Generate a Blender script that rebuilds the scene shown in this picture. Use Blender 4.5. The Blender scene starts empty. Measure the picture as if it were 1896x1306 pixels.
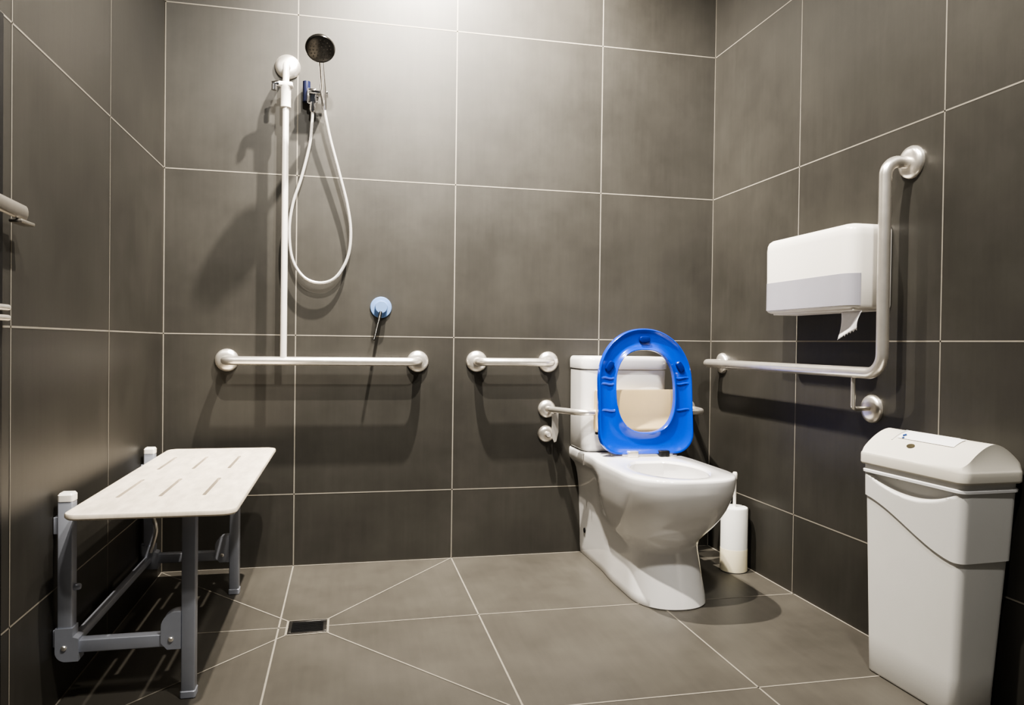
import bpy, bmesh, math, random
from mathutils import Vector, Matrix
PI = math.pi
COL = bpy.context.scene.collection

# ------------------------------------------------------------------ room numbers (metres)
XL, XR = -0.4638, 1.7035          # left and right wall faces
YREAR, ZC = -3.6, 3.02            # open end behind the camera, ceiling
ZG = [0.2713, 0.8713, 1.4713, 2.0713]   # wall grout heights

# ------------------------------------------------------------------ materials
def srgb(r, g, b):
    f = lambda c: (c/255/12.92) if c/255 <= .04045 else ((c/255+.055)/1.055)**2.4
    return (f(r), f(g), f(b), 1)

def mat(name, col, rough=.4, metal=0., noise=0., nscale=8., bump=0., bscale=40., coat=0., trans=0., spec=.5, stretch=(1,1,1), alpha=1., sss=0., rnoise=0.):
    m = bpy.data.materials.new(name); m.use_nodes = True
    nt = m.node_tree; b = nt.nodes['Principled BSDF']
    b.inputs['Base Color'].default_value = col
    b.inputs['Roughness'].default_value = rough
    b.inputs['Metallic'].default_value = metal
    b.inputs['Specular IOR Level'].default_value = spec
    b.inputs['Coat Weight'].default_value = coat
    b.inputs['Coat Roughness'].default_value = .08
    b.inputs['Transmission Weight'].default_value = trans
    b.inputs['Alpha'].default_value = alpha
    if sss:
        b.inputs['Subsurface Weight'].default_value = sss
        b.inputs['Subsurface Radius'].default_value = (.02, .02, .02)
    tc = nt.nodes.new('ShaderNodeTexCoord'); mp = nt.nodes.new('ShaderNodeMapping')
    mp.inputs['Scale'].default_value = stretch
    nt.links.new(tc.outputs['Object'], mp.inputs['Vector'])
    n = nt.nodes.new('ShaderNodeTexNoise'); n.inputs['Scale'].default_value = nscale
    n.inputs['Detail'].default_value = 6; n.inputs['Roughness'].default_value = .6
    nt.links.new(mp.outputs['Vector'], n.inputs['Vector'])
    if noise:
        r = nt.nodes.new('ShaderNodeValToRGB')
        r.color_ramp.elements[0].position = .3; r.color_ramp.elements[1].position = .7
        r.color_ramp.elements[0].color = tuple(c*(1-noise) for c in col[:3])+(1,)
        r.color_ramp.elements[1].color = tuple(min(1, c*(1+noise)) for c in col[:3])+(1,)
        nt.links.new(n.outputs['Fac'], r.inputs['Fac']); nt.links.new(r.outputs['Color'], b.inputs['Base Color'])
    if rnoise:
        mr = nt.nodes.new('ShaderNodeMapRange')
        mr.inputs['To Min'].default_value = max(0, rough-rnoise); mr.inputs['To Max'].default_value = rough+rnoise
        nt.links.new(n.outputs['Fac'], mr.inputs['Value']); nt.links.new(mr.outputs['Result'], b.inputs['Roughness'])
    if bump:
        n2 = nt.nodes.new('ShaderNodeTexNoise'); n2.inputs['Scale'].default_value = bscale; n2.inputs['Detail'].default_value = 4
        nt.links.new(mp.outputs['Vector'], n2.inputs['Vector'])
        bp = nt.nodes.new('ShaderNodeBump'); bp.inputs['Strength'].default_value = bump; bp.inputs['Distance'].default_value = .002
        nt.links.new(n2.outputs['Fac'], bp.inputs['Height']); nt.links.new(bp.outputs['Normal'], b.inputs['Normal'])
    return m

def tile_mat(name, col, var, streak_axis):
    """dark brushed porcelain: soft cloudy patches plus fine linear streaks"""
    m = bpy.data.materials.new(name); m.use_nodes = True
    nt = m.node_tree; b = nt.nodes['Principled BSDF']; N = nt.nodes.new; K = nt.links.new
    tc = N('ShaderNodeTexCoord')
    def noise(sc, scale, det):
        mp = N('ShaderNodeMapping'); mp.inputs['Scale'].default_value = sc
        K(tc.outputs['Object'], mp.inputs['Vector'])
        n = N('ShaderNodeTexNoise'); n.inputs['Scale'].default_value = scale; n.inputs['Detail'].default_value = det
        n.inputs['Roughness'].default_value = .65
        K(mp.outputs['Vector'], n.inputs['Vector']); return n
    s = [9., 9., 9.]; s[streak_axis] = .6
    n1 = noise((1, 1, 1), 2.6, 6); n2 = noise(tuple(s), 6, 5); n3 = noise((1, 1, 1), 60, 3)
    mx = N('ShaderNodeMix'); mx.data_type = 'FLOAT'; mx.inputs['Factor'].default_value = .22
    K(n1.outputs['Fac'], mx.inputs['A']); K(n2.outputs['Fac'], mx.inputs['B'])
    r = N('ShaderNodeValToRGB')
    r.color_ramp.elements[0].position = .36; r.color_ramp.elements[1].position = .66
    r.color_ramp.elements[0].color = tuple(c*(1-var) for c in col[:3])+(1,)
    r.color_ramp.elements[1].color = tuple(c*(1+var) for c in col[:3])+(1,)
    K(mx.outputs['Result'], r.inputs['Fac']); K(r.outputs['Color'], b.inputs['Base Color'])
    mr = N('ShaderNodeMapRange'); mr.inputs['To Min'].default_value = .36; mr.inputs['To Max'].default_value = .52
    K(n1.outputs['Fac'], mr.inputs['Value']); K(mr.outputs['Result'], b.inputs['Roughness'])
    bp = N('ShaderNodeBump'); bp.inputs['Strength'].default_value = .08; bp.inputs['Distance'].default_value = .001
    K(n3.outputs['Fac'], bp.inputs['Height']); K(bp.outputs['Normal'], b.inputs['Normal'])
    b.inputs['Specular IOR Level'].default_value = .52
    return m

M = {
    'wall':   tile_mat('wall_tile', (.051, .0482, .0424, 1), .20, 2),
    'floor':  tile_mat('floor_tile', (.091, .0845, .0725, 1), .17, 1),
    'grout':  mat('grout', (.25, .23, .195, 1), .8, noise=.08, nscale=30),
    'ceil':   mat('ceiling_paint', (.40, .385, .36, 1), .8, noise=.03),
    'steel':  mat('satin_steel', (.90, .86, .80, 1), .30, .82, noise=.05, nscale=20, rnoise=.06),
    'painted': mat('pale_coated_steel', (.86, .82, .78, 1), .3, .25, noise=.03, nscale=20),
    'bluerefl': mat('chrome_painted_blue_reflection', (.24, .38, .68, 1), .35, .35, noise=.05, nscale=20),  # blue reflection on the mixer plate put into the base colour
    'chrome': mat('chrome', (.80, .80, .82, 1), .09, 1., noise=.03, nscale=10),
    'dchrome': mat('dark_chrome', (.07, .068, .065, 1), .2, .85, noise=.25, nscale=40),
    'ceramic': mat('white_ceramic', (.83, .82, .81, 1), .10, noise=.02, nscale=4, coat=.5),
    'cream':  mat('cream_pad', (.74, .58, .34, 1), .38, noise=.05, nscale=6),
    'blue':   mat('blue_plastic', (.0015, .052, .50, 1), .2, noise=.06, nscale=6, coat=.4, sss=.0),
    'blue_edge': mat('blue_plastic_edge', (.10, .35, .85, 1), .25, noise=.05),
    'darkblue': mat('blue_rubber', (.002, .020, .20, 1), .35, noise=.1),
    'white':  mat('white_plastic', (.86, .83, .78, 1), .30, noise=.02, nscale=5),
    'grey_win': mat('smoky_plastic', (.37, .365, .41, 1), .25, noise=.05, nscale=4),
    'paper':  mat('tissue', (.86, .85, .86, 1), .9, noise=.03, nscale=60, bump=.3, bscale=200),
    'bin':    mat('grey_bin_plastic', (.74, .735, .71, 1), .42, noise=.04, nscale=3, bump=.05, bscale=300),
    'bin2':   mat('grey_bin_liner_band', (.75, .745, .725, 1), .40, noise=.03, nscale=3, bump=.05, bscale=300),
    'lid':    mat('off_white_lid', (.74, .71, .64, 1), .36, noise=.03, nscale=4),
    'sticker': mat('white_sticker', (.92, .92, .93, 1), .3, noise=.01),
    'ink':    mat('blue_ink', srgb(45, 75, 130), .4, noise=.1),
    'frost':  mat('frosted_plastic', (.80, .80, .77, 1), .35, noise=.03, nscale=9),
    'frost2': mat('milky_fill', (.90, .84, .64, 1), .4, noise=.04, nscale=9),
    'alu':    mat('blue_grey_coated_metal', (.42, .44, .50, 1), .38, .3, noise=.07, nscale=12),
    'seatb':  mat('worn_cream_seat', (.80, .72, .61, 1), .42, noise=.15, nscale=14, stretch=(3, .8, 1)),
    'slot':   mat('slot_grime', (.30, .27, .22, 1), .7, noise=.5, nscale=50),
    'notch':  mat('dark_notch', (.055, .045, .02, 1), .7, noise=.3, nscale=50),
    'black':  mat('black', (.008, .008, .009, 1), .45, noise=.2),
    'hose':   mat('hose_metal', (.88, .86, .83, 1), .28, .6, noise=.04, nscale=200),
    'navy':   mat('navy_plastic', (.012, .016, .05, 1), .35, noise=.15),
    'grate':  mat('grate_metal', (.10, .095, .09, 1), .35, .8, noise=.3, nscale=30),
    'seam':   mat('dark_seam', (.16, .15, .14, 1), .6, noise=.1),
    'greenf': mat('hinge_green', (.10, .30, .13, 1), .3, .5, noise=.2),
    'greybar': mat('grey_lever', (.30, .28, .25, 1), .3, .5, noise=.1),
}

# ------------------------------------------------------------------ object helpers
def root_loc(o):
    v = Vector((0, 0, 0))
    while o is not None:
        v += o.location; o = o.parent
    return v

def obj(name, bm, m, parent=None, smooth=35, label=None):
    """link a bmesh built in world coordinates as one mesh object under parent"""
    bmesh.ops.remove_doubles(bm, verts=bm.verts, dist=1e-6)
    bmesh.ops.recalc_face_normals(bm, faces=bm.faces)
    off = root_loc(parent) if parent else Vector((0, 0, 0))
    if parent is not None:
        bmesh.ops.translate(bm, verts=bm.verts, vec=-off)
    me = bpy.data.meshes.new(name); bm.to_mesh(me); bm.free()
    ms = m if isinstance(m, (list, tuple)) else [m]
    for k in ms: me.materials.append(k)
    if smooth:
        me.shade_smooth(); me.set_sharp_from_angle(angle=math.radians(smooth))
    o = bpy.data.objects.new(name, me); COL.objects.link(o)
    if parent is not None: o.parent = parent
    if label: o['label'] = label
    return o

def thing(name, label, cat, loc, group=None):
    o = bpy.data.objects.new(name, None); COL.objects.link(o)
    o.location = loc; o.empty_display_size = .05
    o['label'] = label; o['category'] = cat
    if group: o['group'] = group
    return o

def tag(o, label, cat, group=None):
    o['label'] = label; o['category'] = cat
    if group: o['group'] = group
    return o

def V(*a): return Vector(a)

def add_rings(bm, rings, cap0=True, cap1=True, closed=True, mi=0):
    vs = [[bm.verts.new(p) for p in r] for r in rings]
    n = len(vs[0])
    for a, b in zip(vs, vs[1:]):
        for i in range(n if closed else n-1):
            j = (i+1) % n
            try: f = bm.faces.new((a[i], a[j], b[j], b[i])); f.material_index = mi
            except ValueError: pass
    if cap0:
        f = bm.faces.new(vs[0][::-1]); f.material_index = mi
    if cap1:
        f = bm.faces.new(vs[-1]); f.material_index = mi
    return vs

def fillet(pts, r, n=8):
    pts = [Vector(p) for p in pts]; out = [pts[0]]
    for a, b, c in zip(pts, pts[1:], pts[2:]):
        u = (a-b).normalized(); w = (c-b).normalized()
        ang = u.angle(w)
        if ang > PI-.02: out.append(b); continue
        rr = min(r, .49*(a-b).length*math.tan(ang/2), .49*(c-b).length*math.tan(ang/2))
        d = rr/math.tan(ang/2)
        ce = b + (u+w).normalized()*(rr/math.sin(ang/2))
        p0 = b+u*d; p1 = b+w*d
        e0 = p0-ce; e1 = p1-ce; tot = e0.angle(e1)
        ax = e0.cross(e1).normalized()
        for k in range(n+1):
            out.append(ce + Matrix.Rotation(tot*k/n, 3, ax) @ e0)
    out.append(pts[-1]); return out

def spline(pts, n=10):
    P = [Vector(p) for p in pts]; P = [P[0]*2-P[1]] + P + [P[-1]*2-P[-2]]
    out = []
    for i in range(1, len(P)-2):
        a, b, c, d = P[i-1:i+3]
        for k in range(n):
            t = k/n
            out.append(.5*((2*b)+(c-a)*t+(2*a-5*b+4*c-d)*t*t+(3*b-a-3*c+d)*t**3))
    out.append(P[-2]); return out

def add_tube(bm, path, r, seg=16, mi=0, flat=None, up=None):
    path = [Vector(p) for p in path]
    rs = r if isinstance(r, (list, tuple)) else [r]*len(path)
    t0 = (path[1]-path[0]).normalized()
    nrm = Vector(up) if up else (V(0, 0, 1) if abs(t0.z) < .9 else V(1, 0, 0))
    rings = []
    for i, p in enumerate(path):
        t = (path[min(i+1, len(path)-1)]-path[max(i-1, 0)]).normalized()
        nrm = (nrm - t*nrm.dot(t)).normalized(); bn = t.cross(nrm)
        fx, fy = (1, 1) if flat is None else flat
        rings.append([p + nrm*(rs[i]*fx*math.cos(2*PI*k/seg)) + bn*(rs[i]*fy*math.sin(2*PI*k/seg)) for k in range(seg)])
    add_rings(bm, rings, mi=mi)

def add_sqtube(bm, a, b, w, h, up, bev=.003):
    """square bar from a to b; w across, h along up"""
    a, b, up = Vector(a), Vector(b), Vector(up)
    t = (b-a).normalized(); up = (up - t*up.dot(t)).normalized(); s = t.cross(up)
    prof = []
    for sx, sy in ((1, 1), (-1, 1), (-1, -1), (1, -1)):
        for k in range(4):
            base = {(1, 1): 0, (-1, 1): 90, (-1, -1): 180, (1, -1): 270}[(sx, sy)]
            an = math.radians(base + 30*k)
            prof.append((sx*(w/2-bev)+bev*math.cos(an), sy*(h/2-bev)+bev*math.sin(an)))
    L = (b-a).length
    rings = []
    for d, ins in ((0, bev), (bev*.3, bev*.3), (bev, 0), (L-bev, 0), (L-bev*.3, bev*.3), (L, bev)):
        kx, ky = (w-2*ins)/w, (h-2*ins)/h
        rings.append([a+t*d + s*(x*kx) + up*(y*ky) for x, y in prof])
    add_rings(bm, rings)

def add_box(bm, lo, hi, bev=0., mi=0):
    lo, hi = Vector(lo), Vector(hi); c = (lo+hi)/2; s = hi-lo
    g = bmesh.ops.create_cube(bm, size=1, matrix=Matrix.Translation(c) @ Matrix.Diagonal((s.x, s.y, s.z, 1)))
    fs = list({f for v in g['verts'] for f in v.link_faces})
    for f in fs: f.material_index = mi
    if bev:
        es = list({e for v in g['verts'] for e in v.link_edges})
        r = bmesh.ops.bevel(bm, geom=es, offset=bev, segments=3, affect='EDGES', profile=.5)
        for f in r['faces']: f.material_index = mi

def add_lathe(bm, prof, origin, axis, seg=32, mi=0):
    """prof: list of (radius, distance along axis)"""
    ax = Vector(axis).normalized(); o = Vector(origin)
    u = ax.orthogonal().normalized(); w = ax.cross(u)
    rings = [[o+ax*d+u*(max(r, 1e-5)*math.cos(2*PI*k/seg))+w*(max(r, 1e-5)*math.sin(2*PI*k/seg)) for k in range(seg)] for r, d in prof]
    add_rings(bm, rings)

def rring(x0, x1, y0, y1, z, rad, sub=1, nc=6):
    """rounded rectangle ring; rad = (x0y0, x1y0, x1y1, x0y1)"""
    cs = [((x0, y0), 180, rad[0], (1, 1)), ((x1, y0), 270, rad[1], (-1, 1)), ((x1, y1), 0, rad[2], (-1, -1)), ((x0, y1), 90, rad[3], (1, -1))]
    arcs = []
    for (cx, cy), a0, r, (sx, sy) in cs:
        r = max(r, 1e-4)
        arcs.append([V(cx+sx*r+r*math.cos(math.radians(a0+90*k/nc)), cy+sy*r+r*math.sin(math.radians(a0+90*k/nc)), z) for k in range(nc+1)])
    out = []
    for i in range(4):
        out += arcs[i]
        a = arcs[i][-1]; b = arcs[(i+1) % 4][0]
        for k in range(1, sub): out.append(a.lerp(b, k/sub))
    return out

def rbox(bm, x0, x1, y0, y1, prof, rad, ins=(1, 1, 1, 1), mi=0):
    """stack of rounded rectangles. prof: (z, inset); ins scales the inset of x0,x1,y0,y1"""
    rings = []
    for z, i in prof:
        rr = [max(.001, r-i) if r > .002 else r for r in rad]
        rings.append(rring(x0+i*ins[0], x1-i*ins[1], y0+i*ins[2], y1-i*ins[3], z, rr))
    add_rings(bm, rings, mi=mi)

def lerp(a, b, t): return a+(b-a)*t
def sstep(t): t = max(0, min(1, t)); return t*t*(3-2*t)

# ------------------------------------------------------------------ ROOM SHELL
def strip(bm, a, b, w, nrm, lift=.0006, mi=1):
    a, b, n = Vector(a), Vector(b), Vector(nrm)
    s = (b-a).normalized().cross(n)*(w/2)
    f = bm.faces.new([bm.verts.new(p+n*lift) for p in (a-s, b-s, b+s, a+s)]); f.material_index = mi

def struct(name, bm, m):
    o = obj(name, bm, m, smooth=None); o['kind'] = 'structure'; return o

GW = .0042
# back wall
bm = bmesh.new(); add_box(bm, (XL-.12, 0, -.1), (XR+.12, .12, ZC))
n = (0, -1, 0)
for z in ZG: strip(bm, (XL, 0, z), (XR, 0, z), GW, n)
for x in (0, .6, 1.2): strip(bm, (x, 0, 0), (x, 0, ZC), GW, n)
strip(bm, (XL+.002, 0, 0), (XL+.002, 0, ZC), .003, n)
strip(bm, (XR-.002, 0, 0), (XR-.002, 0, ZC), .003, n)
struct('wall_back', bm, [M['wall'], M['grout']])
# left wall
bm = bmesh.new(); add_box(bm, (XL-.12, YREAR, -.1), (XL, 0, ZC))
n = (1, 0, 0)
for z in ZG: strip(bm, (XL, YREAR, z), (XL, 0, z), GW, n)
for y in (-.6351, -1.2673, -1.90, -2.53, -3.16): strip(bm, (XL, y, 0), (XL, y, ZC), GW, n)
strip(bm, (XL, -.002, 0), (XL, -.002, ZC), .003, n)
struct('wall_left', bm, [M['wall'], M['grout']])
# right wall
bm = bmesh.new(); add_box(bm, (XR, YREAR, -.1), (XR+.12, 0, ZC))
n = (-1, 0, 0)
for z in ZG: strip(bm, (XR, YREAR, z), (XR, 0, z), GW, n)
for y in (-.6196, -1.2615, -1.90, -2.53, -3.16): strip(bm, (XR, y, 0), (XR, y, ZC), GW, n)
struct('wall_right', bm, [M['wall'], M['grout']])
# floor, cut in an envelope fall to the drain
DX0, DX1, DY0, DY1 = .028, .138, -.690, -.588
bm = bmesh.new(); add_box(bm, (XL-.12, YREAR, -.1), (XR+.12, .12, 0))
n = (0, 0, 1); FW = .0050
for x in (0, .6, 1.2): strip(bm, (x, YREAR, 0), (x, 0, 0), FW, n)
strip(bm, (XL, -.630, 0), (DX0, -.634, 0), FW, n); strip(bm, (DX1, -.640, 0), (.6, -.630, 0), FW, n); strip(bm, (.6, -.630, 0), (XR, -.630, 0), FW, n)
for y in (-1.252, -1.885, -2.515, -3.147): strip(bm, (.6 if y > -1.3 else XL, y, 0), (XR, y, 0), FW, n)
strip(bm, (DX1, DY1, 0), (.6, 0, 0), FW, n, .0009); strip(bm, (DX1, DY0, 0), (.6, -1.262, 0), FW, n, .0009)
strip(bm, (DX0, DY1, 0), (XL, -.005, 0), FW, n, .0009); strip(bm, (DX0, DY0, 0), (XL, -1.235, 0), FW, n, .0009)
e = .004
for a, b in (((DX0-e, DY0-e), (DX1+e, DY0-e)), ((DX1+e, DY0-e), (DX1+e, DY1+e)), ((DX1+e, DY1+e), (DX0-e, DY1+e)), ((DX0-e, DY1+e), (DX0-e, DY0-e))):
    strip(bm, a+(0,), b+(0,), .006, n, .0011)
strip(bm, (XL, -.003, 0), (XR, -.003, 0), .006, n); strip(bm, (XL+.003, YREAR, 0), (XL+.003, 0, 0), .004, n); strip(bm, (XR-.003, YREAR, 0), (XR-.003, 0, 0), .006, n)
struct('floor', bm, [M['floor'], M['grout']])
# ceiling
bm = bmesh.new(); add_box(bm, (XL-.12, YREAR, ZC), (XR+.12, .12, ZC+.1)); struct('ceiling', bm, M['ceil'])

# dark door leaf whose edge just enters the photo on the far left
d = bpy.data.objects.new('door_1', None); COL.objects.link(d); d.location = (XL, -1.70, 0); d['kind'] = 'structure'
bm = bmesh.new(); add_box(bm, (XL, -2.10, .01), (XL+.004, -1.313, 1.47), .001); obj('door_panel', bm, M['black'], d)
bm = bmesh.new()
add_tube(bm, fillet([(XL+.003, -1.42, 1.098), (XL+.030, -1.42, 1.098), (XL+.030, -1.285, 1.094)], .012), .016, 14, flat=(1, .5))
add_box(bm, (XL+.016, -1.32, 1.072), (XL+.040, -1.258, 1.079), .002)
hd = obj('door_handle', bm, M['greybar'], d)
bm = bmesh.new()
for z in (.888, .908): add_tube(bm, [(XL+.011, -1.40, z), (XL+.011, -1.308, z)], .0060, 12)
obj('door_latch', bm, M['steel'], d)

# ------------------------------------------------------------------ FLOOR DRAIN
t = thing('floor_drain', 'small dark rectangular floor drain where the diagonal grout lines meet', 'drain', ((DX0+DX1)/2, (DY0+DY1)/2, 0))
bm = bmesh.new(); f = .010
for lo, hi in (((DX0, DY0), (DX1, DY0+f)), ((DX0, DY1-f), (DX1, DY1)), ((DX0, DY0+f), (DX0+f, DY1-f)), ((DX1-f, DY0+f), (DX1, DY1-f))):
    add_box(bm, lo+(0,), hi+(.003,), .0008)
obj('drain_frame', bm, M['grate'], t)
bm = bmesh.new()
add_box(bm, (DX0+f, DY0+f, 0), (DX1-f, DY1-f, .0012))
k = 0
y = DY0+f+.006
while y < DY1-f-.004:
    add_box(bm, (DX0+f, y, .0012), (DX1-f, y+.003, .0024)); y += .009
obj('grate', bm, M['black'], t)

# ------------------------------------------------------------------ SHOWER BENCH
SZ = .47
t = thing('shower_bench', 'fold-down cream slotted shower bench with blue-grey legs, fixed to left wall', 'bench', (-.25, -.65, 0))
X0, X1, Y0, Y1 = -.410, -.052, -1.162, -.145
# seat: rounded slab with long open slots between strips
bm = bmesh.new()
slots = [(sx, y0, y1) for sx in (-.345, -.250, -.150) for (y0, y1) in ((-.985, -.745), (-.585, -.345))]
rbox(bm, X0, X1, Y0, Y1, [(SZ-.014, .004), (SZ-.010, 0), (SZ-.004, 0), (SZ-.001, .0015), (SZ, .005)], (.035, .035, .035, .035))
seat = obj('seat', bm, M['seatb'], t)
cb = bmesh.new()
for sx, y0, y1 in slots:
    add_rings(cb, [rring(sx-.0045, sx+.0045, y0, y1, SZ-.03, (.0043,)*4, 1, 4), rring(sx-.0045, sx+.0045, y0, y1, SZ+.02, (.0043,)*4, 1, 4)])
cut = obj('cutter', cb, M['seatb'], t)
bo = seat.modifiers.new('slots', 'BOOLEAN'); bo.object = cut; bo.operation = 'DIFFERENCE'; bo.solver = 'EXACT'
bpy.context.view_layer.update()
me2 = bpy.data.meshes.new_from_object(seat.evaluated_get(bpy.context.evaluated_depsgraph_get()))
seat.modifiers.clear(); seat.data = me2
me2.shade_smooth(); me2.set_sharp_from_angle(angle=math.radians(35))
bpy.data.objects.remove(cut)
W = .031
PX, LX = -.437, -.172
for y, zb in ((-1.030, .140), (-.283, .130)):
    bm = bmesh.new(); add_sqtube(bm, (PX, y, zb-.012), (PX, y, .480), W, .034, (0, 1, 0))
    for zz in (.16, .42): add_box(bm, (XL+.0008, y-.012, zz-.02), (PX-W/2+.002, y+.012, zz+.02), .002)
    p = obj('wall_post', bm, M['alu'], t)
    bm = bmesh.new(); rbox(bm, PX-.0165, PX+.0165, y-.018, y+.018, [(.474, .002), (.476, 0), (.490, 0), (.495, .004)], (.006,)*4)
    obj('end_cap', bm, M['white'], p)
    # rounded lower elbow
    bm = bmesh.new()
    prof = [(PX-.019, zb+.045), (PX-.019, zb)] + [(PX-.019+.024-.024*math.cos(a), zb-.008-.024*math.sin(a)) for a in [PI/2*k/8 for k in range(9)]] + [(PX+.030, zb-.032), (PX+.030, zb+.020), (PX+.018, zb+.024), (PX+.018, zb+.045)]
    add_rings(bm, [[V(x, y-.0195, z) for x, z in prof], [V(x, y+.0195, z) for x, z in prof]])
    e_ = obj('elbow_bracket', bm, M['alu'], t, smooth=30)
    bm = bmesh.new(); add_lathe(bm, [(.006, 0), (.006, .002), (.004, .004), (0, .0045)], (PX, y-.0195, zb), (0, -1, 0), 16); obj('bolt', bm, M['steel'], e_)
    # lower bar and its gusset on the leg
    bm = bmesh.new(); add_sqtube(bm, (PX+.028, y, zb), (LX-.015, y, zb), .028, .030, (0, 0, 1)); obj('lower_bar', bm, M['alu'], t)
    bm = bmesh.new()
    gx = LX-W/2
    prof = [(gx, zb-.020), (gx, zb+.068)] + [(gx-.010-.034*math.sin(a), zb+.068-.034*(1-math.cos(a))) for a in [PI/2*k/8 for k in range(9)]] + [(gx-.044, zb-.004), (gx-.030, zb-.020)]
    add_rings(bm, [[V(x, y-.0185, z) for x, z in prof], [V(x, y+.0185, z) for x, z in prof]])
    g = obj('leg_gusset', bm, M['alu'], t, smooth=30)
    bm = bmesh.new(); add_lathe(bm, [(.006, 0), (.006, .002), (.004, .004), (0, .0045)], (gx-.022, y-.0185, zb+.004), (0, -1, 0), 16); obj('bolt', bm, M['steel'], g)
    # leg
    bm = bmesh.new(); add_sqtube(bm, (LX, y, .006), (LX, y, SZ-.013), W, .034, (0, 1, 0)); l = obj('leg', bm, M['alu'], t)
    bm = bmesh.new(); rbox(bm, LX-W/2-.002, LX+W/2+.002, y-.019, y+.019, [(0, .002), (.002, 0), (.016, 0), (.018, .002)], (.005,)*4); obj('foot_cap', bm, M['alu'], l)
    # under-seat bearer
    bm = bmesh.new(); add_sqtube(bm, (PX+.017, y, SZ-.027), (-.070, y, SZ-.027), .024, .024, (0, 0, 1)); obj('seat_bearer', bm, M['alu'], t)
bm = bmesh.new(); add_sqtube(bm, (PX, -1.012, .132), (PX, -.30, .130), .020, .020, (0, 0, 1)); obj('cross_bar', bm, M['alu'], t)
bm = bmesh.new(); add_lathe(bm, [(.008, 0), (.008, .010), (.006, .014), (0, .015)], (PX+.015, -1.030, .275), (1, 0, 0), 16); obj('latch_knob', bm, M['alu'], t)
bm = bmesh.new(); add_tube(bm, spline([(PX+.016, -.305, .27), (PX+.026, -.308, .23), (PX+.018, -.308, .19), (PX+.008, -.306, .155)], 5), .006, 10); obj('release_lever', bm, M['steel'], t)

# ------------------------------------------------------------------ GRAB RAILS
def flange(parent, o, axis, r=.040, m='steel'):
    bm = bmesh.new(); add_lathe(bm, [(r, 0), (r, .006), (r*.93, .012), (r*.72, .017), (r*.45, .019)], o, axis, 32)
    return obj('wall_flange', bm, M[m], parent)

RT = .0160
# T rail with vertical riser for the shower
ZR = .776; ST = -.080
t = thing('shower_grab_rail', 'long white-steel shower grab rail shaped like an inverted T above bench', 'grab rail', (.1, 0, ZR))
fx0, fx1 = -.243, .459
bm = bmesh.new(); add_tube(bm, fillet([(fx0, -.004, ZR), (fx0, ST, ZR), (fx1, ST, ZR), (fx1, -.004, ZR)], .045), RT, 18); obj('rail', bm, M['steel'], t)
bm = bmesh.new(); add_tube(bm, fillet([(-.037, ST, ZR+.006), (-.037, ST, 1.866), (-.037, -.004, 1.866)], .042), .0118, 18); obj('riser', bm, M['painted'], t)
for o in ((fx0, 0, ZR), (fx1, 0, ZR)): flange(t, o, (0, -1, 0), .042)
flange(t, (-.037, 0, 1.872), (0, -1, 0), .046)
bm = bmesh.new()
add_lathe(bm, [(.0145, 0), (.0185, .002), (.0185, .070), (.021, .074), (.021, .082), (.0145, .086)], (-.037, ST, 1.697), (0, 0, 1), 24)
add_box(bm, (-.062, ST-.020, 1.772), (-.012, ST+.016, 1.788), .004)
sl = obj('slider', bm, M['white'], t)
bm = bmesh.new()
add_tube(bm, [(-.052, ST-.006, 1.780), (-.068, ST-.010, 1.780), (-.084, ST-.012, 1.776)], [.011, .012, .010], 14)
add_tube(bm, [(-.076, ST-.022, 1.772), (-.076, ST-.022, 1.752)], .009, 12)
obj('clamp_knob', bm, M['chrome'], sl)

# short straight rail
ZR2 = .778
t = thing('short_grab_rail', 'short straight steel grab rail on back wall left of the toilet cistern', 'grab rail', (.84, 0, ZR2))
bm = bmesh.new(); add_tube(bm, fillet([(.692, -.004, ZR2), (.692, ST, ZR2), (.985, ST, ZR2), (.985, -.004, ZR2)], .045), RT, 18); obj('rail', bm, M['steel'], t)
for x in (.692, .985): flange(t, (x, 0, ZR2), (0, -1, 0), .042)

# L rail on right wall
XT = XR-.085; ZL = .781
t = thing('corner_grab_rail', 'L-shaped steel grab rail on right wall beside the paper dispenser', 'grab rail', (XR, -.6, ZL))
bm = bmesh.new()
add_tube(bm, fillet([(XR-.004, -.105, ZL), (XT, -.105, ZL), (XT, -1.150, ZL), (XT, -1.150, 1.362), (XR-.004, -1.150, 1.362)], .055, 10), .0165, 18)
obj('rail', bm, M['steel'], t)
flange(t, (XR, -.105, ZL), (-1, 0, 0), .042); flange(t, (XR, -1.150, 1.364), (-1, 0, 0), .045)
flange(t, (XR, -1.010, .672), (-1, 0, 0), .042)
bm = bmesh.new(); add_tube(bm, fillet([(XT+.002, -1.030, ZL-.006), (XT+.002, -1.030, .676), (XR-.004, -1.012, .672)], .010), .0065, 12); obj('rail_bracket', bm, M['steel'], t)

# ------------------------------------------------------------------ HAND SHOWER
t = thing('hand_shower', 'dark chrome hand shower with looped silver hose in a wall holder', 'shower', (.06, 0, 1.75))
bm = bmesh.new()
add_lathe(bm, [(.024, 0), (.024, .006), (.016, .012), (.014, .03)], (.052, 0, 1.765), (0, -1, 0), 24)
add_box(bm, (.036, -.055, 1.728), (.070, -.018, 1.786), .006)
hb = obj('wall_holder', bm, M['chrome'], t)
bm = bmesh.new(); add_tube(bm, [(.034, -.030, 1.740), (.033, -.030, 1.815)], .014, 16); obj('holder_knob', bm, M['navy'], hb)
bm = bmesh.new()
add_box(bm, (.042, -.078, 1.760), (.112, -.030, 1.772), .004)
add_lathe(bm, [(.012, 0), (.012, .03), (.009, .036)], (.056, -.045, 1.735), (0, 0, -1), 16)
obj('holder_clip', bm, M['chrome'], hb)
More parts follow.
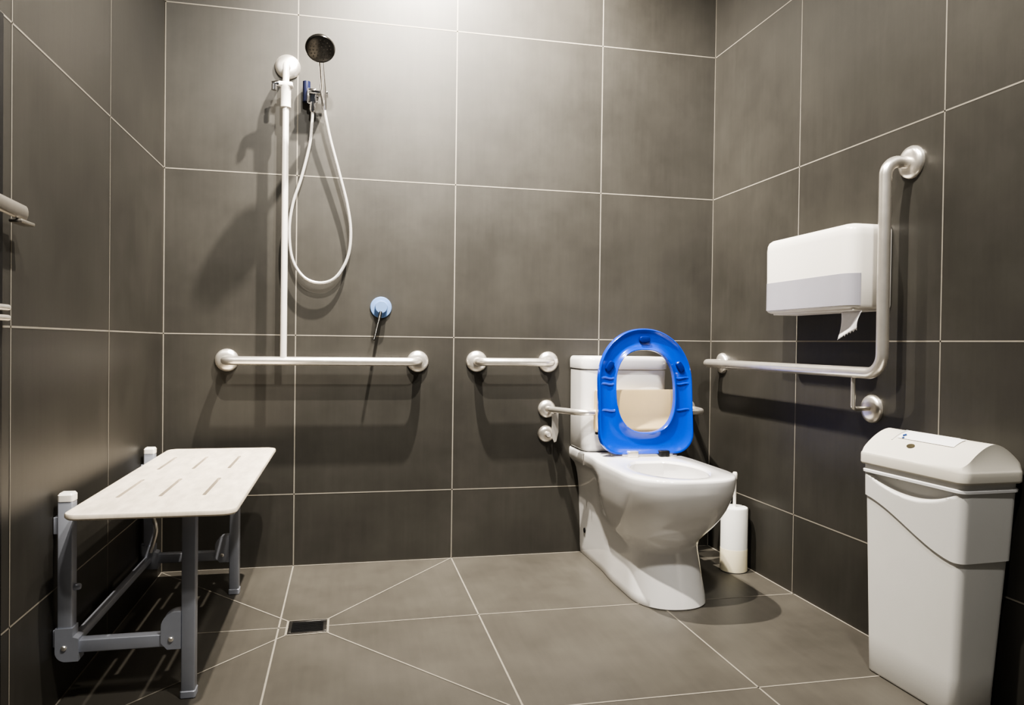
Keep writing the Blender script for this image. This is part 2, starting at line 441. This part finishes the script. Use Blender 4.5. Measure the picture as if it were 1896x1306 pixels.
# handset: thin tapered handle rising out of the clip, dome head tipped towards the room
hbase = V(.099, -.055, 1.712); htop = V(.0895, -.222, 1.846)
bm = bmesh.new()
pp = [hbase.lerp(htop, k/10) for k in range(11)]
add_tube(bm, pp, [.008, .0095, .0105, .011, .011, .0105, .010, .0095, .009, .009, .009], 16); obj('handle', bm, M['chrome'], t)
bm = bmesh.new()
axis = V(.02, -.66, -.75).normalized(); hc = V(.089, -.245, 1.866)
add_lathe(bm, [(.0, -.036), (.016, -.034), (.030, -.027), (.042, -.015), (.0495, 0), (.051, .008), (.049, .014), (.044, .016), (.0, .016)], hc, axis, 36)
hd = obj('shower_head', bm, M['dchrome'], t)
bm = bmesh.new()
u_ = axis.orthogonal().normalized(); w_ = axis.cross(u_)
for rr, nn in ((.012, 6), (.024, 12), (.035, 18)):
    for k in range(nn):
        a = 2*PI*k/nn
        add_lathe(bm, [(.0022, 0), (.0018, .002), (0, .0022)], hc+axis*.016+u_*(rr*math.cos(a))+w_*(rr*math.sin(a)), axis, 8)
obj('spray_face', bm, M['grate'], hd)
hp = [(.056, -.045, 1.705), (.054, -.042, 1.66), (.046, -.035, 1.58), (.018, -.030, 1.46), (-.012, -.030, 1.36), (-.024, -.032, 1.26), (-.012, -.034, 1.155), (.030, -.036, 1.088), (.088, -.037, 1.068), (.145, -.037, 1.090), (.188, -.037, 1.165), (.199, -.037, 1.26), (.186, -.038, 1.36), (.155, -.042, 1.48), (.122, -.048, 1.60), (.104, -.054, 1.68), (.099, -.055, 1.712)]
bm = bmesh.new(); add_tube(bm, spline(hp, 12), .0058, 12); obj('hose', bm, M['hose'], t)

# ------------------------------------------------------------------ MIXER
t = thing('shower_mixer', 'round chrome shower mixer with thin lever hanging down', 'mixer tap', (.316, 0, .983))
bm = bmesh.new(); add_lathe(bm, [(.041, 0), (.041, .004), (.039, .007), (.024, .008), (.024, .034), (.022, .037), (0, .037)], (.316, 0, .983), (0, -1, 0), 36)
obj('mixer_plate', bm, M['bluerefl'], t)
bm = bmesh.new(); add_tube(bm, [(.314, -.034, .965), (.306, -.048, .930), (.296, -.066, .890), (.288, -.080, .857)], [.0062, .0058, .0052, .0045], 12); obj('lever', bm, M['dchrome'], t)

# ------------------------------------------------------------------ TOILET
XC = 1.252
t = thing('toilet', 'white close-coupled toilet with its blue seat raised, against the back wall', 'toilet', (XC, -.40, 0))
# (z, rear half width, bowl half width, front y)
PR = [(0, .117, .127, -.714), (.004, .119, .129, -.717), (.03, .121, .128, -.708), (.08, .122, .126, -.690), (.13, .123, .124, -.674), (.165, .125, .122, -.664), (.182, .126, .1225, -.664),
      (.192, .1265, .125, -.668), (.203, .127, .130, -.679), (.217, .1275, .1375, -.695), (.235, .128, .146, -.714), (.26, .129, .157, -.739), (.29, .132, .167, -.764), (.32, .136, .1735, -.783), (.35, .142, .178, -.798), (.37, .150, .181, -.806),
      (.385, .164, .183, -.811), (.395, .170, .184, -.813), (.41, .172, .185, -.815), (.425, .172, .1855, -.8165), (.432, .1705, .184, -.815), (.435, .167, .1805, -.811)]
def pan_ring(z, r, b, yf, ns=26, nf=22):
    yc = yf+.19 if z > .2 else yf+.15
    nexp = lerp(2.2, 2.55, sstep((z-.22)/.15))
    left = []
    for k in range(ns):
        y = lerp(0, yc, k/ns)
        s = sstep((-y-.24)/.17)
        left.append((lerp(r, b, s), y))
    for k in range(nf+1):
        a = PI/2*k/nf
        w = b*max(0, math.cos(a))**(2/nexp); y = yc-(yc-yf)*max(0, math.sin(a))**(2/nexp)
        left.append((w, y))
    pts = [V(XC-w, y, z) for w, y in left] + [V(XC+w, y, z) for w, y in left[-2::-1]]
    return pts
bm = bmesh.new()
rings = [pan_ring(*p) for p in PR]
nv = len(rings[0])
# inner opening: oval, mapped by angle along the same ring
def oval(cx, cy, a, b, z):
    out = []
    for i in range(nv):
        p = rings[-1][i]; ang = math.atan2((p.x-XC)/.19, (p.y+.56)/.26)
        # spread the rear points along the rear arc
        out.append(V(cx+a*math.sin(ang), cy+b*math.cos(ang), z))
    return out
for a, b, cy, z in ((.128, .190, -.585, .4350), (.124, .186, -.585, .4335), (.119, .181, -.585, .427), (.125, .187, -.583, .405), (.116, .172, -.575, .34), (.095, .135, -.56, .27), (.06, .08, -.53, .225), (.03, .04, -.50, .215)):
    rings.append(oval(XC, cy, a, b, z))
add_rings(bm, rings)
pan = obj('toilet_pan', bm, M['ceramic'], t, smooth=50)
# dark screw-cap hole at rear of skirt
bm = bmesh.new(); add_lathe(bm, [(.010, 0), (.010, .003), (0, .0035)], (XC-.1235, -.07, .105), (-1, 0, 0), 18); obj('fixing_hole', bm, M['black'], pan)
bm = bmesh.new(); add_box(bm, (XC-.1762, -.197, .389), (XC-.169, -.1955, .4325)); obj('deck_seam', bm, M['seam'], pan)
# cistern
bm = bmesh.new()
rbox(bm, 1.080, 1.424, -.188, -.003, [(.4365, .012), (.441, .004), (.447, .001), (.60, -.001), (.752, -.003)], (.045, .045, .012, .012), ins=(1, 1, 1, 0))
cis = obj('cistern', bm, M['ceramic'], t)
bm = bmesh.new()
rbox(bm, 1.074, 1.431, -.196, -.003, [(.754, .006), (.757, .001), (.762, 0), (.788, 0), (.796, .002), (.802, .007), (.806, .016)], (.050, .050, .014, .014), ins=(1, 1, 1, 0))
li = obj('cistern_lid', bm, M['ceramic'], t)
bm = bmesh.new(); add_lathe(bm, [(.028, 0), (.028, .004), (.025, .006), (.024, .0045), (0, .0045)], (XC, -.10, .806), (0, 0, 1), 28); obj('flush_button', bm, M['chrome'], li)
# raised seat: D-shaped ring, underside faces the room
SX, SY = 1.290, -.298
SW, SB, SH = .187, .444, .470        # half width, bottom z, height
LEAN = .10
def seat_outline(n=96, half=SW, z0=SB, z1=SB+SH, rc=.075, arch=.205):
    pts = []
    zs = z1-arch
    m = n//4
    # bottom centre -> right corner -> right side -> arch -> mirrored
    right = []
    for k in range(10): right.append((lerp(0, half-rc, k/10), z0))
    for k in range(10): a = -PI/2+PI/2*k/10; right.append((half-rc+rc*math.cos(a), z0+rc+rc*math.sin(a)))
    for k in range(10): right.append((half, lerp(z0+rc, zs, k/10)))
    for k in range(24):
        a = PI/2*k/24; right.append((half*math.cos(a)**(2/2.1) if k else half, zs+arch*math.sin(a)**(2/2.1)))
    pts = right + [(0, z1)] + [(-x, z) for x, z in right[:0:-1]]
    return pts
def hole_outline():
    # stadium-like opening, same point count/parametrisation by angle about its centre
    cz, a, bu, bd = .682, .117, .150, .158
    out = []
    for x, z in seat_outline():
        an = math.atan2(z-cz, x); c, s = math.cos(an), math.sin(an)
        b = bu if s > 0 else bd
        q = 2.5
        r = (abs(c/a)**q + abs(s/b)**q)**(-1/q)
        out.append((r*c, cz+r*s))
    return out
def sp(x, z, d):      # place on the leaning plane; d = distance towards the room
    return V(SX+x, SY+.0*d-d+(z-SB)*LEAN, z)
O = seat_outline(); I = hole_outline()
prof = [(0, -.002), (0, .016), (.02, .020), (.05, .021), (.09, .0195), (.17, .013), (.35, .009), (.65, .008), (.82, .010), (.92, .017), (.96, .019), (.99, .017), (1, .012), (1, -.004), (.7, -.010), (.3, -.010), (.06, -.006), (0, -.002)]
bm = bmesh.new(); rings = []
for u, dd in prof[:-1]:
    rings.append([sp(lerp(o[0], i[0], u), lerp(o[1], i[1], u), dd) for o, i in zip(O, I)])
rings.append(rings[0])
add_rings(bm, rings, cap0=False, cap1=False)
st = obj('toilet_seat', bm, M['blue'], t, smooth=40, label='bright blue raised seat')
def at_u(ang, u):
    best = min(range(len(O)), key=lambda k: abs(math.atan2(math.sin(math.atan2(O[k][1]-.682, O[k][0])-ang), math.cos(math.atan2(O[k][1]-.682, O[k][0])-ang))))
    return lerp(O[best][0], I[best][0], u), lerp(O[best][1], I[best][1], u)
for ang in (90, 33, 147):
    x, z = at_u(math.radians(ang), .5)
    bm = bmesh.new()
    c = sp(x, z, .007); nrm = V(0, -1, 0)
    rot = math.radians(ang-90)
    rg = []
    for k, (d_, s_) in enumerate(((0, 1), (.010, 1), (.014, .85), (.015, .5))):
        rg.append([c+nrm*d_+Matrix.Rotation(-rot, 3, V(0, 1, 0)) @ V(.021*s_*math.copysign(abs(math.cos(q))**.6, math.cos(q)), 0, .012*s_*math.copysign(abs(math.sin(q))**.6, math.sin(q))) for q in [2*PI*j/20 for j in range(20)]])
    add_rings(bm, rg); obj('seat_bumper', bm, M['darkblue'], st)
for zz in (.607, .727, .705):
    for s in (-1, 1):
        if zz == .705 and s < 0: pass
        an = math.atan2(zz-.682, s*.15)
        x0, z0 = at_u(an, .10); x1, z1 = at_u(an, .88)
        bm = bmesh.new(); add_tube(bm, [sp(lerp(x0, x1, k/6), zz+.002*math.sin(k), .010) for k in range(7)], .0045, 8)
        obj('seat_rib', bm, M['blue'], st)
# hinges
bm = bmesh.new(); add_tube(bm, [(SX-.10, SY-.012, SB-.001), (SX+.10, SY-.012, SB-.001)], .0055, 12); hg = obj('hinge_rod', bm, M['chrome'], st)
for x, m, k in ((-.062, 'steel', 0), (.062, 'black', 1)):
    bm = bmesh.new(); add_box(bm, (SX+x-.020, SY-.034, .4352), (SX+x+.020, SY+.006, .458), .004)
    if k:
        add_box(bm, (SX+x-.016, SY-.036, .4352), (SX+x-.008, SY-.030, .450), .001); add_box(bm, (SX+x+.006, SY-.036, .4352), (SX+x+.012, SY-.030, .450), .001)
    hb = obj('hinge_block', bm, M[m], st)
bm = bmesh.new(); rbox(bm, SX-.135, SX+.125, SY-.020, SY+.030, [(.4350, .002), (.4365, 0), (.4385, 0), (.4395, .002)], (.02,)*4); obj('hinge_plate', bm, M['steel'], st)

# ------------------------------------------------------------------ TOILET BACKREST
t = thing('toilet_back_support', 'cream backrest pad on a bent steel rail in front of the cistern', 'back support', (1.275, 0, .59))
bm = bmesh.new(); add_tube(bm, fillet([(.982, -.004, .588), (.985, -.045, .590), (1.055, -.218, .592), (1.562, -.218, .592), (1.594, -.045, .590), (1.596, -.004, .588)], .05, 8), .0120, 16); obj('rail', bm, M['steel'], t)
for x in (.982, 1.596): flange(t, (x, 0, .588), (0, -1, 0), .036)
# the lower pair of fixings with a flat strap
flange(t, (.980, 0, .487), (0, -1, 0), .034)
bm = bmesh.new(); add_lathe(bm, [(.012, 0), (.012, .040), (.009, .046), (0, .047)], (.980, 0, .487), (0, -1, 0), 18); obj('fixing_stud', bm, M['steel'], t)
bm = bmesh.new()
sh = [(-.012, .572), (.013, .575), (.014, .50), (.006, .462), (-.002, .458), (-.011, .48)]
add_rings(bm, [[V(1.003+x, -.050-.2*x, z) for x, z in sh], [V(1.003+x, -.054-.2*x, z) for x, z in sh]]); obj('strap_plate', bm, M['steel'], t)
# pad: curved board with rolled lower edge
bm = bmesh.new(); rings = []
for k in range(25):
    u = k/24; x = lerp(1.113, 1.470, u); c = -.233 + .004*(1-(2*u-1)**2)
    ins = .006*(1-min(1, min(u, 1-u)*24/1.5))
    pr = [(.008-.0, .680), (.0, .677), (-.004, .66), (-.004, .58), (-.007, .55), (-.014, .535), (-.016, .526), (-.012, .519), (.004, .519), (.030, .53), (.030, .67)]
    rings.append([V(x, c+dy*(1-ins*20), lerp(z, .6, ins*3)) for dy, z in pr])
add_rings(bm, rings); obj('pad', bm, M['cream'], t, smooth=50)
bm = bmesh.new(); add_box(bm, (1.118, -.226, .508), (1.134, -.208, .520), .002); obj('pad_clip', bm, M['black'], t)

# ------------------------------------------------------------------ PAPER DISPENSER
t = thing('toilet_paper_dispenser', 'white twin-roll paper dispenser with smoky grey lower window on right wall', 'dispenser', (XR, -.85, 1.08))
DXF, DA, DB = 1.567, -1.078, -.622
bm = bmesh.new()
rd = (.042, .004, .004, .042)
rbox(bm, DXF, XR-.001, DA, DB, [(.963, .012), (.968, .003), (.975, 0), (1.066, 0), (1.170, -.001), (1.188, .001), (1.198, .006), (1.205, .016), (1.2075, .030)], rd, ins=(1, 0, 1, 1))
obj('cover', bm, M['white'], t)
bm = bmesh.new()
rg = []
full = rring(DXF-.0012, XR, DA-.0012, DB+.0012, 0, (.043, .004, .004, .043), 12, 8)
# window wraps the front and turns a little into each end
sel = [p for p in full if p.x < DXF+.036]
sel.sort(key=lambda p: (p.y, 0))
left = [p for p in sel]
def order(ps):
    # walk from near end to far end around the front
    cx, cy = DXF+.07, (DA+DB)/2
    return sorted(ps, key=lambda p: -math.atan2(p.x-cx-.2, -(p.y-cy)) if False else p.y + (0 if abs(p.y-cy) < .17 else 0) + (-.04*(p.x-DXF) if p.y < cy else .04*(p.x-DXF)))
sel = order(sel)
outer = [[V(p.x, p.y, z) for p in sel] for z in (.972, 1.063)]
inner = [[V(p.x+.003, p.y, z) for p in sel] for z in (.972, 1.063)]
add_rings(bm, [outer[0], outer[1], inner[1], inner[0], outer[0]], cap0=False, cap1=False, closed=False)
obj('window', bm, M['grey_win'], t)
bm = bmesh.new(); add_box(bm, (DXF+.02, -1.066, .957), (XR-.02, -.66, .9635), .002); obj('outlet_tray', bm, M['white'], t)
# tail of paper
bm = bmesh.new(); rows = []
random.seed(3)
NX = 14
for j in range(9):
    v = j/8; row = []
    for i in range(NX+1):
        u = i/NX
        zb = lerp(.874, .904, u) + .006*((i % 2)-.5)*(1 if 4 < i else .3)
        if j < 8: zb2 = lerp(.9565, lerp(.874, .904, u), v)
        else: zb2 = zb
        y = lerp(-.983+.012*v, -1.072+.012*v*u, u)
        row.append(V(1.612+.006*math.sin(3*u+3*v)-.004*v, y, zb2))
    rows.append(row)
add_rings(bm, rows, cap0=False, cap1=False, closed=False)
o = obj('toilet_paper', bm, M['paper']); tag(o, 'torn white tail of toilet paper hanging below the dispenser', 'toilet paper')
sm = o.modifiers.new('thickness', 'SOLIDIFY'); sm.thickness = .0008

# ------------------------------------------------------------------ TOILET BRUSH
BX, BY = 1.632, -.345
t = thing('toilet_brush', 'frosted white toilet brush holder with thin handle behind the toilet bowl', 'toilet brush', (BX, BY, 0))
bm = bmesh.new(); add_lathe(bm, [(.046, 0), (.050, .003), (.050, .236), (.048, .241), (.044, .243), (.010, .243)], (BX, BY, 0), (0, 0, 1), 36)
hl = obj('holder', bm, M['frost'], t)
bm = bmesh.new(); add_lathe(bm, [(.0503, .004), (.0506, .006), (.0506, .085), (.0503, .087)], (BX, BY, 0), (0, 0, 1), 36)
obj('milky_base', bm, M['frost2'], hl)
bm = bmesh.new(); add_lathe(bm, [(.006, .243), (.006, .345), (.009, .350), (.0095, .368), (.007, .374), (0, .375)], (BX, BY, 0), (0, 0, 1), 18); obj('handle', bm, M['white'], t)

# ------------------------------------------------------------------ WASTE BIN
# plan corners (bottom / top): A far-left, B near-left, C near-right, D far-right
BOT = [V(1.543, -1.205, 0), V(1.549, -1.492, 0), V(1.676, -1.472, 0), V(1.682, -1.205, 0)]
TOP = [V(1.527, -1.200, 0), V(1.537, -1.522, 0), V(1.690, -1.516, 0), V(1.696, -1.200, 0)]
HB = .553
def quad_ring(cs, rad, sub, nc=6):
    """rounded ring through 4 plan corners, order B C D A (counter-clockwise)"""
    c4 = [cs[1], cs[2], cs[3], cs[0]]; arcs = []
    for i in range(4):
        p = c4[i]; a = (c4[i-1]-p).normalized(); b = (c4[(i+1) % 4]-p).normalized()
        ang = a.angle(b); d = rad/math.tan(ang/2); ce = p+(a+b).normalized()*(rad/math.sin(ang/2))
        e0 = p+a*d-ce; e1 = p+b*d-ce; th = e0.angle(e1)
        arcs.append([ce+Matrix.Rotation(th*k/nc, 3, V(0, 0, 1)) @ e0 for k in range(nc+1)])
    out = []
    for i in range(4):
        out += arcs[i]
        a = arcs[i][-1]; b = arcs[(i+1) % 4][0]
        for k in range(1, sub): out.append(a.lerp(b, k/sub))
    return out
def grow(cs, g):
    c = sum(cs, V(0, 0, 0))/4
    return [V(p.x+g*math.copysign(1, p.x-c.x), p.y+g*math.copysign(1, p.y-c.y), p.z) for p in cs]
def bin_cs(z, g=0.):
    return grow([BOT[i].lerp(TOP[i], z/HB) for i in range(4)], g)
t = thing('waste_bin', 'tall slim pale grey plastic bin with domed off-white lid by right wall', 'bin', (1.615, -1.36, 0))
SUB = 30
bm = bmesh.new(); rings = []
for z, g in ((0, -.006), (.002, -.002), (.006, 0), (.10, 0), (.2, 0), (.3, 0), (.4, 0), (.478, 0)):
    rings.append([V(p.x, p.y, z) for p in quad_ring(bin_cs(z, g), .018, SUB)])
add_rings(bm, rings); obj('bin_body', bm, M['bin'], t)
# upper band with S-curved lower edge and a scooped hand hold under its lip
def bot_z(p, cs):
    s = (p.y-cs[0].y)/(cs[1].y-cs[0].y)      # 0 far end, 1 near end
    s = max(0, min(1, s))
    k = sstep(max(0, min(1, (s-.02)/.90)))
    k = lerp(k, max(0, min(1, (s-.05)/.87)), .35)
    return lerp(.4655, .366, k)
bm = bmesh.new(); rings = []
NR = 44
for j in range(NR+1):
    v = j/NR; ring = []
    cs0 = bin_cs(.45, .0035)
    base = quad_ring(cs0, .020, SUB)
    for p in base:
        zb = bot_z(p, cs0); z = lerp(zb, .528, v/.93) if v < .93 else lerp(.528, .552, (v-.93)/.07)
        cs = bin_cs(z, .0035); s = (p.y-cs0[0].y)/(cs0[1].y-cs0[0].y)
        k = z/HB
        q = p + (TOP[0]-BOT[0])*0
        # follow the taper of the body
        c = sum(cs, V(0, 0, 0))/4; c0 = sum(cs0, V(0, 0, 0))/4
        fx = (cs[2].x-cs[1].x)/(cs0[2].x-cs0[1].x); fy = (cs[1].y-cs[0].y)/(cs0[1].y-cs0[0].y)
        x = c.x+(p.x-c0.x)*fx; y = c.y+(p.y-c0.y)*fy
        if p.x < 1.58 and .03 < s < .97:
            ss = (s-.50)/.44
            if abs(ss) < 1:
                depth = .040*(1-ss*ss)
                zt = .524
                if z < zt and z > zt-depth-.001:
                    w = (zt-z)/max(depth, 1e-4)
                    x += .022*(1-ss*ss)**.5*min(1, max(0, 1.0-w)/.22)*(1 if w > .02 else 0)
        ring.append(V(x, y, z))
    rings.append(ring)
inner = [V(lerp(p.x, 1.615, .03), lerp(p.y, -1.36, .015), p.z) for p in rings[0]]
add_rings(bm, [inner]+rings, cap0=False, cap1=False); bd = obj('upper_band', bm, M['bin2'], t, smooth=60)
# lip strip above the scoop
bm = bmesh.new()
rg = []
for z, g in ((.526, .003), (.527, .0062), (.533, .0065), (.536, .003)):
    rg.append([V(p.x, p.y, z) for p in quad_ring(bin_cs(z, g), .020, SUB)])
add_rings(bm, rg, cap0=False, cap1=False); obj('band_lip', bm, M['sticker'], bd)
# lid
LC = grow(bin_cs(HB), .0105); LC = [V(min(p.x, XR-.0008), p.y, 0) for p in LC]
bm = bmesh.new()
rim = quad_ring(LC, .020, SUB)
cc = sum(LC, V(0, 0, 0))/4
def lid_h(x, y):
    u = (x-cc.x)/((LC[2].x-LC[1].x)/2); v = (y-cc.y)/((LC[0].y-LC[1].y)/2)
    return max(0, 1-abs(u)**1.7)
rings = []
for z, s in ((.548, .975), (.550, .995), (.553, 1), (.572, 1), (.576, .994), (.578, .985)):
    rings.append([V(cc.x+(p.x-cc.x)*s, cc.y+(p.y-cc.y)*lerp(1, s, .6), z) for p in rim])
for s in (.97, .93, .88, .82, .75, .67, .58, .48, .36, .22, .08):
    r_ = []
    for p in rim:
        x = cc.x+(p.x-cc.x)*s; y = cc.y+(p.y-cc.y)*lerp(.952, .985, s**1.5)
        r_.append(V(x, y, .578+.060*lid_h(cc.x+(x-cc.x), y)))
    rings.append(r_)
add_rings(bm, rings); ld = obj('bin_lid', bm, M['lid'], t, smooth=40)
def lid_pt(x, y, d=.0012): return V(x, y, .578+.060*lid_h(x, y)+d)
def lid_patch(bm, xa, xb, ya, yb, d, n=10):
    rows = [[lid_pt(lerp(xa, xb, i/n), lerp(ya, yb, j/n), d) for i in range(n+1)] for j in range(n+1)]
    add_rings(bm, rows, cap0=False, cap1=False, closed=False)
bm = bmesh.new(); lid_patch(bm, 1.570, 1.606, -1.455, -1.272, .0019); stk = obj('sticker', bm, M['sticker'], ld, label='bright white label strip with a blue mark')
bm = bmesh.new()
f_ = bm.faces.new([bm.verts.new(lid_pt(*q, .0035)) for q in ((1.580, -1.279), (1.586, -1.285), (1.581, -1.293), (1.575, -1.286))])
f_ = bm.faces.new([bm.verts.new(lid_pt(*q, .0035)) for q in ((1.571, -1.286), (1.574, -1.290), (1.571, -1.297), (1.569, -1.292))])
obj('blue_mark', bm, M['ink'], stk)
bm = bmesh.new()
rows = []
for s in (1, .7, .35, .02):
    rows.append([lid_pt(1.5545+.0055*s*math.cos(q), -1.337+.013*s*math.sin(q), .0016+.0006*(1-s)) for q in [2*PI*k/20 for k in range(20)]])
add_rings(bm, rows, cap0=False); obj('finger_notch', bm, M['notch'], ld)
# flap outline on the lid
bm = bmesh.new()
for a, b in (((1.606, -1.262), (1.606, -1.435)), ((1.562, -1.262), (1.606, -1.262))):
    add_tube(bm, [lid_pt(lerp(a[0], b[0], k/10), lerp(a[1], b[1], k/10), .0012) for k in range(11)], .0016, 8)
obj('lid_flap_edge', bm, M['bin'], ld)

# ------------------------------------------------------------------ CAMERA
cd = bpy.data.cameras.new('camera'); cam = bpy.data.objects.new('camera', cd); COL.objects.link(cam)
R = Matrix(((0.97639446, -0.21560224, 0.01302075), (-0.01007534, 0.01475482, 0.99984038), (-0.21575994, -0.97636979, 0.01223426)))
cam.matrix_world = Matrix.Translation((.1869, -2.9357, .8514)) @ R.transposed().to_4x4()
cd.sensor_fit = 'HORIZONTAL'; cd.sensor_width = 36; cd.lens = 36*1389.37/1896; cd.clip_start = .02
bpy.context.scene.camera = cam

# ------------------------------------------------------------------ LIGHTS
def spot(name, loc, tgt, power, col, ang=140, blend=.6, r=.05):
    l = bpy.data.lights.new(name, 'SPOT'); l.energy = power; l.color = col; l.spot_size = math.radians(ang); l.spot_blend = blend; l.shadow_soft_size = r
    o = bpy.data.objects.new(name, l); COL.objects.link(o); o.location = loc
    o.rotation_euler = (Vector(tgt)-Vector(loc)).to_track_quat('-Z', 'Y').to_euler(); return o
WARM = (1, .93, .83)
spot('downlight_by_back_wall', (.53, -.60, 2.86), (.72, 0, 1.85), 580, WARM, 116, 1., .02)
spot('downlight_middle', (.42, -1.55, 2.98), (.46, -1.50, 0), 300, WARM, 150, .7, .022)
spot('added_fill_by_entrance', (.92, -2.35, 2.95), (.75, -2.1, 0), 140, (1, .97, .91), 160, .6, .06)  # unseen fill lamp, added to lift the left wall, right wall and bin
spot('added_fill_left_wall', (.22, -2.55, 2.95), (XL, -.95, 1.9), 120, (1, .95, .86), 85, 1., .05)  # extra lamp added only to brighten the upper left wall and bench

w = bpy.data.worlds.new('world'); bpy.context.scene.world = w; w.use_nodes = True
bg = w.node_tree.nodes['Background']; bg.inputs['Color'].default_value = (.92, .95, 1, 1); bg.inputs['Strength'].default_value = .07

sc = bpy.context.scene
sc.view_settings.view_transform = 'AgX'; sc.view_settings.look = 'AgX - High Contrast'
sc.view_settings.exposure = .2
